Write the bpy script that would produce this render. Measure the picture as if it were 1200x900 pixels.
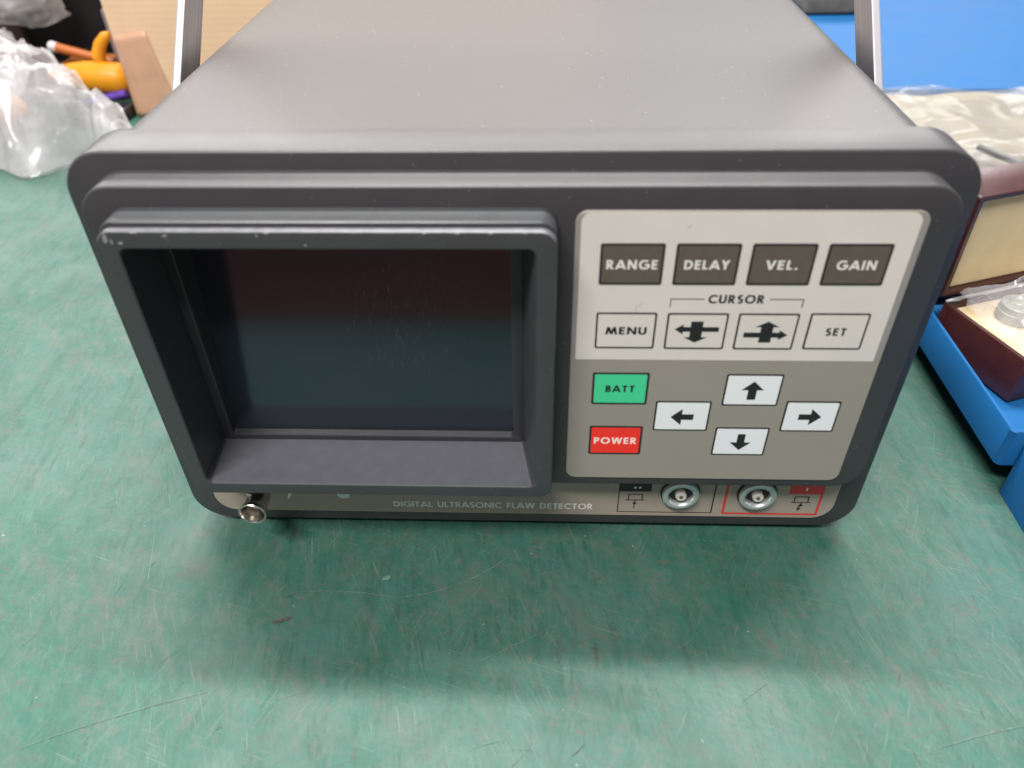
import bpy, bmesh, math, random
from mathutils import Matrix, Vector, noise
random.seed(7)
PI = math.pi
S = bpy.context.scene
C = S.collection
for o in list(bpy.data.objects):
    bpy.data.objects.remove(o)

# ------------------------------------------------------------------ camera
cam = bpy.data.cameras.new('camera')
cam.sensor_width = 36.0
cam.lens = 900.825 / 1200 * 36.0
cam.clip_start = 0.01
cam.clip_end = 60
cam.dof.use_dof = True
cam.dof.focus_distance = 0.36
cam.dof.aperture_fstop = 9.0
co = bpy.data.objects.new('camera', cam)
C.objects.link(co)
co.matrix_world = (Matrix.Translation((0.00899, -0.23402, 0.27426)) @ Matrix.Rotation(0.04749, 4, 'Z')
                   @ Matrix.Rotation(PI/2 - 0.68669, 4, 'X') @ Matrix.Rotation(-0.02164, 4, 'Z'))
S.camera = co

# ------------------------------------------------------------------ light
w = bpy.data.worlds.new('World')
S.world = w
w.use_nodes = True
bg = w.node_tree.nodes['Background']
bg.inputs['Color'].default_value = (0.93, 0.97, 1.0, 1)
bg.inputs['Strength'].default_value = 0.30

def area(name, loc, target, sx, sy, power, col):
    l = bpy.data.lights.new(name, 'AREA')
    l.shape = 'RECTANGLE'
    l.size = sx
    l.size_y = sy
    l.energy = power
    l.color = col
    o = bpy.data.objects.new(name, l)
    C.objects.link(o)
    o.location = loc
    d = Vector(target) - Vector(loc)
    o.rotation_euler = d.to_track_quat('-Z', 'Y').to_euler()
    return o
# workshop ceiling tubes, front and overhead, running along X
area('ceiling_tube_front', (-0.45, -0.92, 1.78), (0, 0, 0), 1.0, 0.14, 58, (1.0, 0.98, 0.95))
area('ceiling_tube_over', (0.05, 0.56, 1.85), (0, 0, 0), 1.5, 0.045, 70, (1.0, 0.98, 0.96))
area('back_sheen_light', (-0.6, 2.7, 2.0), (-.1, 0.1, 0), 5.6, 1.0, 180, (1.0, 0.965, 0.945))  # unseen broad light added behind for sheen on case top and bench

S.view_settings.view_transform = 'Standard'
S.view_settings.look = 'None'
S.view_settings.exposure = 0.0
S.view_settings.gamma = 1.0

# ------------------------------------------------------------------ helpers
def lin(c):
    return tuple(((x/255)/12.92 if x/255 <= .04045 else ((x/255+.055)/1.055)**2.4) for x in c)

def mat(name, col, rough=0.5, metal=0.0, spec=0.5, bump=0.0, bscale=2000.0, var=0.0, vscale=30.0, coat=0.0):
    """procedural principled: slight colour mottling and fine surface relief"""
    m = bpy.data.materials.new(name)
    m.use_nodes = True
    nt = m.node_tree
    n, l = nt.nodes, nt.links
    b = n['Principled BSDF']
    b.inputs['Base Color'].default_value = (*col, 1)
    b.inputs['Roughness'].default_value = rough
    b.inputs['Metallic'].default_value = metal
    b.inputs['Specular IOR Level'].default_value = spec
    b.inputs['Coat Weight'].default_value = coat
    tc = n.new('ShaderNodeTexCoord')
    if bump:
        t = n.new('ShaderNodeTexNoise')
        t.inputs['Scale'].default_value = bscale
        t.inputs['Detail'].default_value = 3
        l.new(tc.outputs['Object'], t.inputs['Vector'])
        bp = n.new('ShaderNodeBump')
        bp.inputs['Strength'].default_value = bump
        bp.inputs['Distance'].default_value = 0.0003
        l.new(t.outputs['Fac'], bp.inputs['Height'])
        l.new(bp.outputs['Normal'], b.inputs['Normal'])
    if var:
        t2 = n.new('ShaderNodeTexNoise')
        t2.inputs['Scale'].default_value = vscale
        t2.inputs['Detail'].default_value = 5
        l.new(tc.outputs['Object'], t2.inputs['Vector'])
        r = n.new('ShaderNodeMapRange')
        r.inputs['From Min'].default_value = 0.3
        r.inputs['From Max'].default_value = 0.7
        r.inputs['To Min'].default_value = 1 - var
        r.inputs['To Max'].default_value = 1 + var
        l.new(t2.outputs['Fac'], r.inputs['Value'])
        mx = n.new('ShaderNodeVectorMath')
        mx.operation = 'SCALE'
        mx.inputs[0].default_value = col
        l.new(r.outputs['Result'], mx.inputs['Scale'])
        l.new(mx.outputs['Vector'], b.inputs['Base Color'])
        r2 = n.new('ShaderNodeMapRange')
        r2.inputs['To Min'].default_value = rough * .85
        r2.inputs['To Max'].default_value = min(1, rough * 1.15)
        l.new(t2.outputs['Fac'], r2.inputs['Value'])
        l.new(r2.outputs['Result'], b.inputs['Roughness'])
    return m

def dusty(m, amount=0.62, scale=900.0, col=(0.45, 0.42, 0.40)):
    """dust specks sitting on a painted surface"""
    nt = m.node_tree
    n, l = nt.nodes, nt.links
    b = n['Principled BSDF']
    src = b.inputs['Base Color'].links[0].from_socket if b.inputs['Base Color'].links else None
    base = tuple(b.inputs['Base Color'].default_value)
    tc = n.new('ShaderNodeTexCoord')
    v = n.new('ShaderNodeTexVoronoi')
    v.inputs['Scale'].default_value = scale
    l.new(tc.outputs['Object'], v.inputs['Vector'])
    near = n.new('ShaderNodeMath'); near.operation = 'LESS_THAN'; near.inputs[1].default_value = 0.20
    l.new(v.outputs['Distance'], near.inputs[0])
    sep = n.new('ShaderNodeSeparateColor')
    l.new(v.outputs['Color'], sep.inputs['Color'])
    few = n.new('ShaderNodeMath'); few.operation = 'GREATER_THAN'; few.inputs[1].default_value = amount
    l.new(sep.outputs['Red'], few.inputs[0])
    a = n.new('ShaderNodeMath'); a.operation = 'MULTIPLY'
    l.new(near.outputs[0], a.inputs[0]); l.new(few.outputs[0], a.inputs[1])
    mx = n.new('ShaderNodeMix'); mx.data_type = 'RGBA'
    l.new(a.outputs[0], mx.inputs['Factor'])
    if src: l.new(src, mx.inputs['A'])
    else: mx.inputs['A'].default_value = base
    mx.inputs['B'].default_value = (*col, 1)
    l.new(mx.outputs['Result'], b.inputs['Base Color'])
    return m

def link(name, me, m, parent=None, smooth=False, **props):
    o = bpy.data.objects.new(name, me)
    C.objects.link(o)
    if m is not None and len(me.materials) == 0: me.materials.append(m)
    if smooth:
        for p in me.polygons: p.use_smooth = True
    if parent: o.parent = parent
    for k, v in props.items(): o[k] = v
    return o

def bm_obj(name, bm, m, parent=None, smooth=False, recalc=True, **props):
    if recalc: bmesh.ops.recalc_face_normals(bm, faces=bm.faces)
    me = bpy.data.meshes.new(name)
    bm.to_mesh(me)
    bm.free()
    return link(name, me, m, parent, smooth, **props)

def thing(name, label, cat, loc=(0, 0, 0), rz=0, group=None):
    o = bpy.data.objects.new(name, None)
    o.empty_display_size = 0.02
    C.objects.link(o)
    o.location = loc
    o.rotation_euler = (0, 0, rz)
    o['label'] = label
    o['category'] = cat
    if group: o['group'] = group
    return o

def tag(o, label, cat, group=None):
    o['label'] = label
    o['category'] = cat
    if group: o['group'] = group
    return o

def rr(x0, x1, z0, z1, r, n=8):
    """rounded rectangle, counter-clockwise list of (x, z)"""
    if not isinstance(r, (tuple, list)): r = (r,)*4
    pts = []
    for (cx, cz, a0, q) in ((x1, z0, -PI/2, 0), (x1, z1, 0, 1), (x0, z1, PI/2, 2), (x0, z0, PI, 3)):
        R = r[q]
        ox = cx - R if cx == x1 else cx + R
        oz = cz + R if cz == z0 else cz - R
        for k in range(n+1):
            a = a0 + PI/2*k/n
            pts.append((ox + R*math.cos(a), oz + R*math.sin(a)))
    return pts

def loft(bm, loops, cap0=False, cap1=False, close=False, axis='y'):
    """loops: list of (depth, [(x,z)...]) skinned in order"""
    vs = []
    for d, pts in loops:
        if axis == 'y': vs.append([bm.verts.new((x, d, z)) for x, z in pts])
        elif axis == 'z': vs.append([bm.verts.new((x, z, d)) for x, z in pts])
        else: vs.append([bm.verts.new((d, x, z)) for x, z in pts])
    pairs = list(zip(vs[:-1], vs[1:]))
    if close: pairs.append((vs[-1], vs[0]))
    for a, b in pairs:
        n = len(a)
        for i in range(n):
            bm.faces.new((a[i], a[(i+1) % n], b[(i+1) % n], b[i]))
    if cap0: bm.faces.new(vs[0])
    if cap1: bm.faces.new(vs[-1])
    return vs

def auto_smooth(o, ang=35):
    me = o.data
    for p in me.polygons: p.use_smooth = True
    bm = bmesh.new(); bm.from_mesh(me)
    for e in bm.edges:
        if len(e.link_faces) == 2 and e.calc_face_angle(0) > math.radians(ang): e.smooth = False
        elif len(e.link_faces) != 2: e.smooth = False
    bm.to_mesh(me); bm.free()
    return o

def lathe(bm, profile, center, axis='y', n=32):
    """profile: list of (offset along axis, radius)"""
    loops = []
    for d, r in profile:
        pts = [(center[0] + r*math.cos(2*PI*k/n), center[1] + r*math.sin(2*PI*k/n)) for k in range(n)]
        loops.append((d, pts))
    return loft(bm, loops, axis=axis)

def box_bm(bm, x0, x1, y0, y1, z0, z1, M=None):
    r = bmesh.ops.create_cube(bm, size=1)
    for v in r['verts']:
        v.co = Vector(((x0+x1)/2 + v.co.x*(x1-x0), (y0+y1)/2 + v.co.y*(y1-y0), (z0+z1)/2 + v.co.z*(z1-z0)))
        if M: v.co = M @ v.co
    return r['verts']

def bevel_all(bm, w=0.001, seg=2):
    bmesh.ops.bevel(bm, geom=list(bm.edges), offset=w, segments=seg, affect='EDGES', profile=0.6)

def tube(bm, pts, rads, n=14, cap=True):
    """tapered tube through 3-D points"""
    rings = []
    P = [Vector(p) for p in pts]
    up = Vector((0, 0, 1))
    for i, p in enumerate(P):
        d = (P[min(i+1, len(P)-1)] - P[max(i-1, 0)]).normalized()
        s = d.cross(up)
        if s.length < 1e-3: s = Vector((1, 0, 0))
        s.normalize(); t = s.cross(d).normalized()
        r = rads[i] if isinstance(rads, (list, tuple)) else rads
        rings.append([bm.verts.new(p + s*r*math.cos(2*PI*k/n) + t*r*math.sin(2*PI*k/n)) for k in range(n)])
    for a, b in zip(rings[:-1], rings[1:]):
        for k in range(n):
            bm.faces.new((a[k], a[(k+1) % n], b[(k+1) % n], b[k]))
    if cap:
        bm.faces.new(rings[0]); bm.faces.new(rings[-1])

# ------------------------------------------------------------------ materials
PAINT = mat('grey_enamel', (0.054, 0.050, 0.050), rough=0.42, spec=0.55, bump=0.22, bscale=1500, var=0.05, vscale=900)
dusty(PAINT, 0.988, 620, (0.30, 0.29, 0.29))
PLASTIC = mat('grey_moulding', (0.042, 0.039, 0.042), rough=0.40, spec=0.5, bump=0.10, bscale=2500, var=0.05, vscale=80)
dusty(PLASTIC, 0.975, 800, (0.16, 0.14, 0.13))
HOODM = mat('hood_moulding', (0.044, 0.046, 0.049), rough=0.38, spec=0.5, bump=0.10, bscale=2500, var=0.05, vscale=80)
dusty(HOODM, 0.975, 800, (0.16, 0.14, 0.13))
SCUFF = mat('bare_scuff', (0.20, 0.196, 0.20), rough=0.5, var=0.3, vscale=900)
FRAME = mat('screen_frame_plastic', (0.030, 0.030, 0.033), rough=0.42, bump=0.1, bscale=2500)
CREAM = mat('overlay_cream', lin((209, 201, 194)), rough=0.36, spec=0.5, bump=0.06, bscale=900, var=0.025, vscale=55)
OLIVE = mat('overlay_grey', lin((144, 137, 128)), rough=0.45, spec=0.4, bump=0.05, bscale=3000, var=0.02, vscale=40)
MARGIN = mat('overlay_margin', lin((140, 135, 131)), rough=0.45, spec=0.4)
INK = mat('black_ink', (0.014, 0.012, 0.014), rough=0.4)
BORDER = mat('key_border_ink', (0.022, 0.015, 0.017), rough=0.4)
TAUPE = mat('key_taupe', lin((90, 81, 73)), rough=0.42, var=0.05, vscale=500)
KCREAM = CREAM
KWHITE = mat('key_white', lin((226, 226, 229)), rough=0.4)
KGREEN = mat('key_green', (0.055, 0.57, 0.27), rough=0.4)
KRED = mat('key_red', (0.85, 0.028, 0.018), rough=0.4)
PALE = mat('pale_ink', lin((218, 212, 206)), rough=0.45)
PINK = mat('pale_pink_ink', lin((245, 215, 205)), rough=0.45)
REDINK = mat('red_ink', (0.60, 0.035, 0.03), rough=0.45)
LABELM = mat('label_strip', lin((152, 140, 128)), rough=0.42, spec=0.4, bump=0.05, bscale=3000)
NICKEL = mat('nickel', (0.62, 0.57, 0.53), rough=0.22, metal=1, bump=0.05, bscale=1500)
CHROME = mat('satin_chrome', (0.60, 0.63, 0.62), rough=0.36, metal=.7, bump=0.06, bscale=1800)
PTFE = mat('ptfe', (0.62, 0.56, 0.50), rough=0.4)
GOLD = mat('contact', (0.35, 0.22, 0.10), rough=0.35, metal=1)
DARK = mat('dark_void', (0.012, 0.010, 0.010), rough=0.6)
RUBBER = mat('black_rubber', (0.02, 0.02, 0.02), rough=0.8)

def brushed(name, col, rough):
    m = mat(name, col, rough=rough, metal=1.0)
    nt = m.node_tree; n, l = nt.nodes, nt.links; b = n['Principled BSDF']
    tc = n.new('ShaderNodeTexCoord'); mp = n.new('ShaderNodeMapping')
    vr = n.new('ShaderNodeVectorRotate'); vr.rotation_type = 'X_AXIS'; vr.inputs['Angle'].default_value = math.radians(-45)
    mp.inputs['Scale'].default_value = (400, 10, 900)
    t = n.new('ShaderNodeTexNoise'); t.inputs['Scale'].default_value = 1; t.inputs['Detail'].default_value = 4
    l.new(tc.outputs['Object'], vr.inputs['Vector']); l.new(vr.outputs['Vector'], mp.inputs['Vector']); l.new(mp.outputs['Vector'], t.inputs['Vector'])
    r = n.new('ShaderNodeMapRange'); r.inputs['To Min'].default_value = 0.6; r.inputs['To Max'].default_value = 1.4
    l.new(t.outputs['Fac'], r.inputs['Value'])
    mx = n.new('ShaderNodeVectorMath'); mx.operation = 'SCALE'; mx.inputs[0].default_value = col
    l.new(r.outputs['Result'], mx.inputs['Scale']); l.new(mx.outputs['Vector'], b.inputs['Base Color'])
    return m
HANDLE = brushed('brushed_aluminium', (0.50, 0.46, 0.47), 0.42)
EDGE = mat('milled_edge', (0.30, 0.29, 0.31), rough=0.5, metal=0.5)

def glass_mat():
    m = mat('dark_screen_glass', (0.010, 0.013, 0.019), rough=0.13, spec=1.0)
    nt = m.node_tree; n, l = nt.nodes, nt.links; b = n['Principled BSDF']
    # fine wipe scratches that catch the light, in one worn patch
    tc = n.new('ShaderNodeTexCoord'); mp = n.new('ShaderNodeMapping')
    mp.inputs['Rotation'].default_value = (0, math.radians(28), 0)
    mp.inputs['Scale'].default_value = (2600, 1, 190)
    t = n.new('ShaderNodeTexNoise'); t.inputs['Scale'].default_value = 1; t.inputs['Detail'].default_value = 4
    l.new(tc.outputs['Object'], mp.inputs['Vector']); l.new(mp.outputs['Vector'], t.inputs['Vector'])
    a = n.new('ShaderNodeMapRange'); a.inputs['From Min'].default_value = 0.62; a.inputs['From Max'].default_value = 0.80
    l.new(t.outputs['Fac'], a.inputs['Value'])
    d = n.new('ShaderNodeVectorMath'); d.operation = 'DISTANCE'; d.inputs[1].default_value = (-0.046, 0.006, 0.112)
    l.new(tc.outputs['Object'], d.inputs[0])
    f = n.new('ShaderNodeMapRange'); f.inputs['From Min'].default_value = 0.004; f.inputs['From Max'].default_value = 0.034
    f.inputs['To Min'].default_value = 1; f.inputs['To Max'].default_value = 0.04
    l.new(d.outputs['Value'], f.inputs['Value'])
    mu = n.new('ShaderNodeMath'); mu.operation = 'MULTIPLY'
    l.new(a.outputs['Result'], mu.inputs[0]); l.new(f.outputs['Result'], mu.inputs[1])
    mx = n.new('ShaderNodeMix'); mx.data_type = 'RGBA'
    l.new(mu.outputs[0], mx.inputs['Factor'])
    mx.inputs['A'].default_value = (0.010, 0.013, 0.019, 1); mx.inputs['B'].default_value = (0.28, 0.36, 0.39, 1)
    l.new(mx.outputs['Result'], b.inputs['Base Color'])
    b.inputs['Specular Tint'].default_value = (0.88, 0.84, 0.98, 1)
    return m
GLASS = glass_mat()

def table_mat():
    m = bpy.data.materials.new('worn_green_mat'); m.use_nodes = True
    nt = m.node_tree; n, l = nt.nodes, nt.links; b = n['Principled BSDF']
    tc = n.new('ShaderNodeTexCoord')
    def nz(scale, detail=5, rot=0, st=(1, 1, 1), dist=0.0, off=0.0, rough=0.55):
        mp = n.new('ShaderNodeMapping'); mp.inputs['Rotation'].default_value = (0, 0, math.radians(rot))
        mp.inputs['Scale'].default_value = st; mp.inputs['Location'].default_value = (off, off*.7, 0)
        # turn first, stretch after
        mp.vector_type = 'TEXTURE' if False else 'POINT'
        v = n.new('ShaderNodeVectorRotate'); v.rotation_type = 'Z_AXIS'; v.inputs['Angle'].default_value = math.radians(rot)
        mp.inputs['Rotation'].default_value = (0, 0, 0)
        l.new(tc.outputs['Object'], v.inputs['Vector']); l.new(v.outputs['Vector'], mp.inputs['Vector'])
        t = n.new('ShaderNodeTexNoise'); t.inputs['Scale'].default_value = scale; t.inputs['Detail'].default_value = detail
        t.inputs['Roughness'].default_value = rough; t.inputs['Distortion'].default_value = dist
        l.new(mp.outputs['Vector'], t.inputs['Vector'])
        return t.outputs['Fac']
    def rng(x, a, c, lo=0.0, hi=1.0):
        r = n.new('ShaderNodeMapRange'); r.interpolation_type = 'SMOOTHSTEP'
        r.inputs['From Min'].default_value = a; r.inputs['From Max'].default_value = c
        r.inputs['To Min'].default_value = lo; r.inputs['To Max'].default_value = hi
        l.new(x, r.inputs['Value']); return r.outputs['Result']
    def mix(f, A, B):
        x = n.new('ShaderNodeMix'); x.data_type = 'RGBA'; l.new(f, x.inputs['Factor'])
        for s, q in (('A', A), ('B', B)):
            if isinstance(q, tuple): x.inputs[s].default_value = (*q, 1)
            else: l.new(q, x.inputs[s])
        return x.outputs['Result']
    def mul(a, c):
        x = n.new('ShaderNodeMath'); x.operation = 'MULTIPLY'; l.new(a, x.inputs[0])
        if isinstance(c, float): x.inputs[1].default_value = c
        else: l.new(c, x.inputs[1])
        return x.outputs[0]
    GREEN, PALEG, GREY, BROWN = (0.006, 0.082, 0.055), (0.036, 0.116, 0.084), (0.086, 0.096, 0.084), (0.098, 0.070, 0.058)
    c = mix(rng(nz(7, 8, dist=.4, rough=.65), .36, .66), GREEN, (0.024, 0.098, 0.078))
    # rubbed streaks in several directions, broken up by finer noise
    for rot, off, sc, col, st in ((35, 0, (30, 260, 30), PALEG, .45), (58, 2, (26, 210, 26), GREY, .35), (-50, 3, (34, 300, 34), GREY, .32),
                                  (84, 7, (30, 260, 30), (0.004, 0.052, 0.036), .85), (8, 9, (24, 330, 24), PALEG, .35), (70, 12, (60, 700, 60), PALEG, .40)):
        c = mix(mul(mul(rng(nz(1, 7, rot, sc, .5, off, .7), .46, .66), rng(nz(90, 4, 0, (1, 1, 1), .3, off*1.7, .7), .36, .62)), st), c, col)
    # darker, better kept paint showing in vertical smears
    c = mix(mul(rng(nz(1, 6, 92, (14, 55, 14), .6, 41, .7), .50, .64), .55), c, (0.004, 0.066, 0.044))
    c = mix(mul(rng(nz(1, 6, 62, (18, 80, 18), .3, 47, .75), .54, .70), .32), c, (0.095, 0.100, 0.090))
    # grey-brown wear against cleaner green
    c = mix(mul(rng(nz(1, 9, 48, (30, 62, 30), .3, 61, .76), .48, .66), .36), c, (0.074, 0.080, 0.064))
    c = mix(mul(rng(nz(1, 8, 75, (34, 110, 34), .2, 67, .74), .52, .68), .70), c, (0.003, 0.074, 0.047))
    # blotchy grime
    c = mix(mul(mul(rng(nz(1, 8, 50, (40, 95, 40), .2, 5, .78), .50, .68), rng(nz(13, 3, 0, (1, 1, 1), 0, 8), .42, .6)), .34), c, BROWN)
    c = mix(mul(rng(nz(120, 5, 0, (1, 1, 1), .3, 25, .7), .60, .70), .42), c, BROWN)
    c = mix(mul(rng(nz(95, 7, 0, (1, 1, 1), .2, 11, .78), .52, .68), .42), c, GREY)
    c = mix(mul(rng(nz(150, 6, 0, (1, 1, 1), .6, 15, .75), .54, .66), .45), c, (0.006, 0.068, 0.050))
    # fine hairline scuffs
    for rot, off in ((18, 1), (48, 2), (75, 3), (-20, 4), (-65, 5), (100, 6), (62, 7), (30, 8)):
        s = rng(nz(1, 3, rot, (46, 1500, 46), .05, off), .60, .72)
        k = rng(nz(26, 3, 0, (1, 1, 1), 0, off*3.1), .48, .60)
        c = mix(mul(mul(s, k), .62), c, (0.11, 0.15, 0.125) if off % 2 else (0.075, 0.048, 0.038))
    # small dark and pale pits
    c = mix(mul(rng(nz(330, 3, 0, (1, 1, 1), 0, 21), .68, .75), .6), c, (0.055, 0.045, 0.038))
    c = mix(mul(rng(nz(280, 3, 0, (1, 1, 1), 0, 31), .73, .78), .8), c, (0.22, 0.26, 0.23))
    l.new(c, b.inputs['Base Color'])
    l.new(rng(nz(14, 6, 0, (1, 1, 1), .5, 13), .3, .7, .52, .68), b.inputs['Roughness'])
    b.inputs['Specular IOR Level'].default_value = 0.62
    bp = n.new('ShaderNodeBump'); bp.inputs['Strength'].default_value = .25; bp.inputs['Distance'].default_value = .0006
    l.new(nz(420, 5, 0, (1, 1, 1), 0, 17), bp.inputs['Height'])
    l.new(bp.outputs['Normal'], b.inputs['Normal'])
    return m

# ------------------------------------------------------------------ setting: bench top, floor
TZ = -0.004
bm = bmesh.new()
loft(bm, [(TZ-.03, rr(-1.5, 1.5, -.275, 1.8, .01)), (TZ-.002, rr(-1.5, 1.5, -.275, 1.8, .01)), (TZ, rr(-1.498, 1.498, -.273, 1.798, .009))],
     cap0=True, cap1=True, axis='z')
table = bm_obj('table_top', bm, table_mat(), kind='structure')
table['label'] = 'worn green work surface with scratches and rubbed patches'
FLOOR = mat('brown_floor', (0.27, 0.095, 0.078), rough=0.6, var=0.2, vscale=3)
bm = bmesh.new()
box_bm(bm, -5, 5, -4, 5, -.86, -.80)
fl = bm_obj('floor', bm, FLOOR, kind='structure')

# single long scratches across the bench
def ribbon(bm, pts, wd, z):
    P = [Vector((x, y)) for x, y in pts]
    L, R = [], []
    for i, p in enumerate(P):
        d = (P[min(i+1, len(P)-1)] - P[max(i-1, 0)]).normalized()
        nn = Vector((-d.y, d.x))
        ww = wd*(0.25 + 0.75*math.sin(PI*(i+.3)/(len(P)-.4)))*(.6+.8*random.random())
        L.append(bm.verts.new((*(p+nn*ww/2), z))); R.append(bm.verts.new((*(p-nn*ww/2), z)))
    for i in range(len(P)-1):
        bm.faces.new((L[i], R[i], R[i+1], L[i+1]))
def arc(a, b, sag, n=22):
    A, B = Vector(a), Vector(b); d = B-A; nn = Vector((-d.y, d.x))
    return [tuple(A + d*t + nn*sag*4*t*(1-t)) for t in [k/n for k in range(n+1)]]
SCR = mat('scratch_pale', (0.095, 0.140, 0.115), rough=0.7, var=.4, vscale=400)
SCRB = mat('scratch_rust', (0.085, 0.060, 0.052), rough=0.7, var=.4, vscale=400)
bm = bmesh.new()
for a, b_, s, wd in (((-.052, -.040), (.000, -.012), -.10, .0004), ((-.095, -.038), (-.052, -.040), .04, .0003),
                     ((-.181, -.108), (-.118, -.084), .02, .0003), ((-.020, -.072), (.024, -.048), .0, .0003),
                     ((.050, -.074), (.073, -.056), .02, .0003), ((.112, -.105), (.140, -.070), .1, .0003), ((.150, -.100), (.196, -.088), .02, .0003)):
    ribbon(bm, arc(a, b_, s), wd, TZ+.0003)
for k in range(110):
    x, y = random.uniform(-.22, .22), random.uniform(-.13, .05)
    a = random.gauss(.9, .7); L = random.uniform(.003, .018)
    ribbon(bm, arc((x, y), (x+L*math.cos(a), y+L*math.sin(a)), random.uniform(-.04, .04), 8), random.uniform(.00008, .0002), TZ+.0003)
bm_obj('scratches', bm, SCR, table, recalc=False, kind='stuff')
bm = bmesh.new()
for k in range(16):
    x, y = random.uniform(-.2, .2), random.uniform(-.13, .04)
    a = random.gauss(1.2, .5); L = random.uniform(.002, .008)
    ribbon(bm, arc((x, y), (x+L*math.cos(a), y+L*math.sin(a)), random.uniform(-.06, .06), 6), random.uniform(.0002, .0004), TZ+.0004)
bm_obj('rust_marks', bm, SCRB, table, recalc=False, kind='stuff')
def chip(x, y, rx, ry, a, m, name):
    bm = bmesh.new(); vs = []
    for k in range(14):
        t = 2*PI*k/14; q = .7+.45*random.random()
        u, v = rx*q*math.cos(t), ry*q*math.sin(t)
        vs.append(bm.verts.new((x+u*math.cos(a)-v*math.sin(a), y+u*math.sin(a)+v*math.cos(a), TZ+.0005)))
    f = bm.faces.new(vs); f.normal_update()
    if f.normal.z < 0: f.normal_flip()
    bm_obj(name, bm, m, table, recalc=False)
NICK = mat('nick_pale', (0.09, 0.18, 0.135), .5, var=.3, vscale=600)
chip(-.0575, -.0300, .0022, .0013, .5, NICK, 'nick')
STN = mat('stain_brown', (0.060, 0.056, 0.046), .6, var=.4, vscale=500)
chip(-.0980, -.0520, .0050, .0009, .35, STN, 'stain')
chip(.0320, -.0640, .0004, .0050, .05, STN, 'stain')

# ------------------------------------------------------------------ the instrument
dev = thing('flaw_detector', 'dark grey ultrasonic flaw detector with hooded dark screen and keypad, standing on the green bench', 'test instrument')

# case body, front edge tucked in the bezel
bm = bmesh.new()
c = rr(-.1418, .1418, .004, .1765, .013, 10)
c2 = rr(-.1398, .1398, .006, .1745, .011, 10)
loft(bm, [(.017, c), (.372, c), (.376, c2)], cap0=True, cap1=True)
auto_smooth(bm_obj('case_body', bm, PAINT, dev))

# bezel ring with a hole behind the screen
bm = bmesh.new()
O = lambda d, r=.0155: rr(-.1495+d, .1495-d, d, .1775-d, r-d, 10)
hole = rr(-.1262, .0040, .0470, .1500, .003, 10)
loft(bm, [(.0195, O(.0012)), (.0188, O(0)), (.0010, O(0)), (.0003, O(.0003)), (0, O(.0010)), (0, hole), (.010, hole)])
auto_smooth(bm_obj('front_bezel', bm, PLASTIC, dev), 50)

# raised front plate
bm = bmesh.new()
Q = lambda d, r=.0120: rr(-.1402+d, .1402-d, .0381+d, .1709-d, max(r-d, .001), 10)
hole2 = rr(-.1285, .0110, .0455, .1570, .003, 10)
loft(bm, [(.0002, Q(-.0003)), (-.0003, Q(0)), (-.0108, Q(0)), (-.0114, Q(.0003)), (-.0116, Q(.0009)), (-.0116, hole2), (-.001, hole2)])
auto_smooth(bm_obj('front_plate', bm, PLASTIC, dev), 50)

# screen hood: stepped block with a funnel opening
bm = bmesh.new()
H = lambda d, top, r=.0055: rr(-.1308+d, .0140-d, .0430+d, top-d, max(r-d, .0008), 10)
fo = lambda d: rr(-.1246-d, .0074+d, .0492-d, .1555+d, .0028, 10)
loft(bm, [(-.0113, H(-.0003, .1635)), (-.0119, H(0, .1635)), (-.0206, H(0, .1635)), (-.0210, H(.0004, .1635)),
          (-.0210, rr(-.1304, .0136, .0434, .1618, .0053, 10)), (-.0213, H(0, .1618)), (-.0234, H(0, .1618)), (-.0240, H(.0004, .1618)), (-.0241, H(.0009, .1618)),
          (-.0241, fo(.0004)), (-.0237, fo(0)),
          (.0004, rr(-.1256, .0024, .0497, .1490, .0016, 10)), (.0012, rr(-.1256, .0024, .0497, .1490, .0016, 10))])
hood = auto_smooth(bm_obj('screen_hood', bm, HOODM, dev), 35)
hood.data.materials.append(mat('lip_highlight', (0.090, 0.088, 0.095), rough=0.40, spec=0.6, bump=0.1, bscale=1500, var=.25, vscale=260))  # lip top: edge highlight painted in as a paler colour
hood.data.materials.append(mat('lightened_ledge', (0.088, 0.090, 0.104), rough=0.5, spec=0.5, bump=0.1, bscale=2500, var=.08, vscale=180))  # funnel floor: extra light put into its colour, paler than the hood
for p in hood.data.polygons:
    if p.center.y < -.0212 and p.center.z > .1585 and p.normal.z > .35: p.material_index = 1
    elif p.center.z < .052 and p.normal.z > .9 and p.center.y > -.0235: p.material_index = 2
# worn paint on the hood's upper lip
bm = bmesh.new()
for x, dx, z, dz in ((-.1272, .0010, .1592, .0022), (-.1255, .0005, .1580, .0011), (-.1228, .0010, .1576, .0005), (-.1080, .0009, .1602, .0005), (-.0645, .0006, .1570, .0004), (-.079, .0005, .1603, .0005)):
    pts = []
    for k in range(9):
        a = 2*PI*k/9
        q = .6+.5*random.random()
        pts.append((x+dx*q*math.cos(a), z+dz*q*math.sin(a)))
    loft(bm, [(-.02412, pts), (-.02425, [(x+(p-x)*.7, z+(q-z)*.7) for p, q in pts])], cap1=True)
for k in range(6):
    x = random.choice([random.uniform(-.09, -.06), random.uniform(-.03, .010), random.uniform(-.125, .010)])
    L = random.uniform(.0003, .0022)
    box_bm(bm, x, x+L, -.02422, -.0239, .1610-random.uniform(-.0001, .0002), .1614)
bm_obj('paint_chips', bm, SCUFF, dev, kind='stuff')

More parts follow.
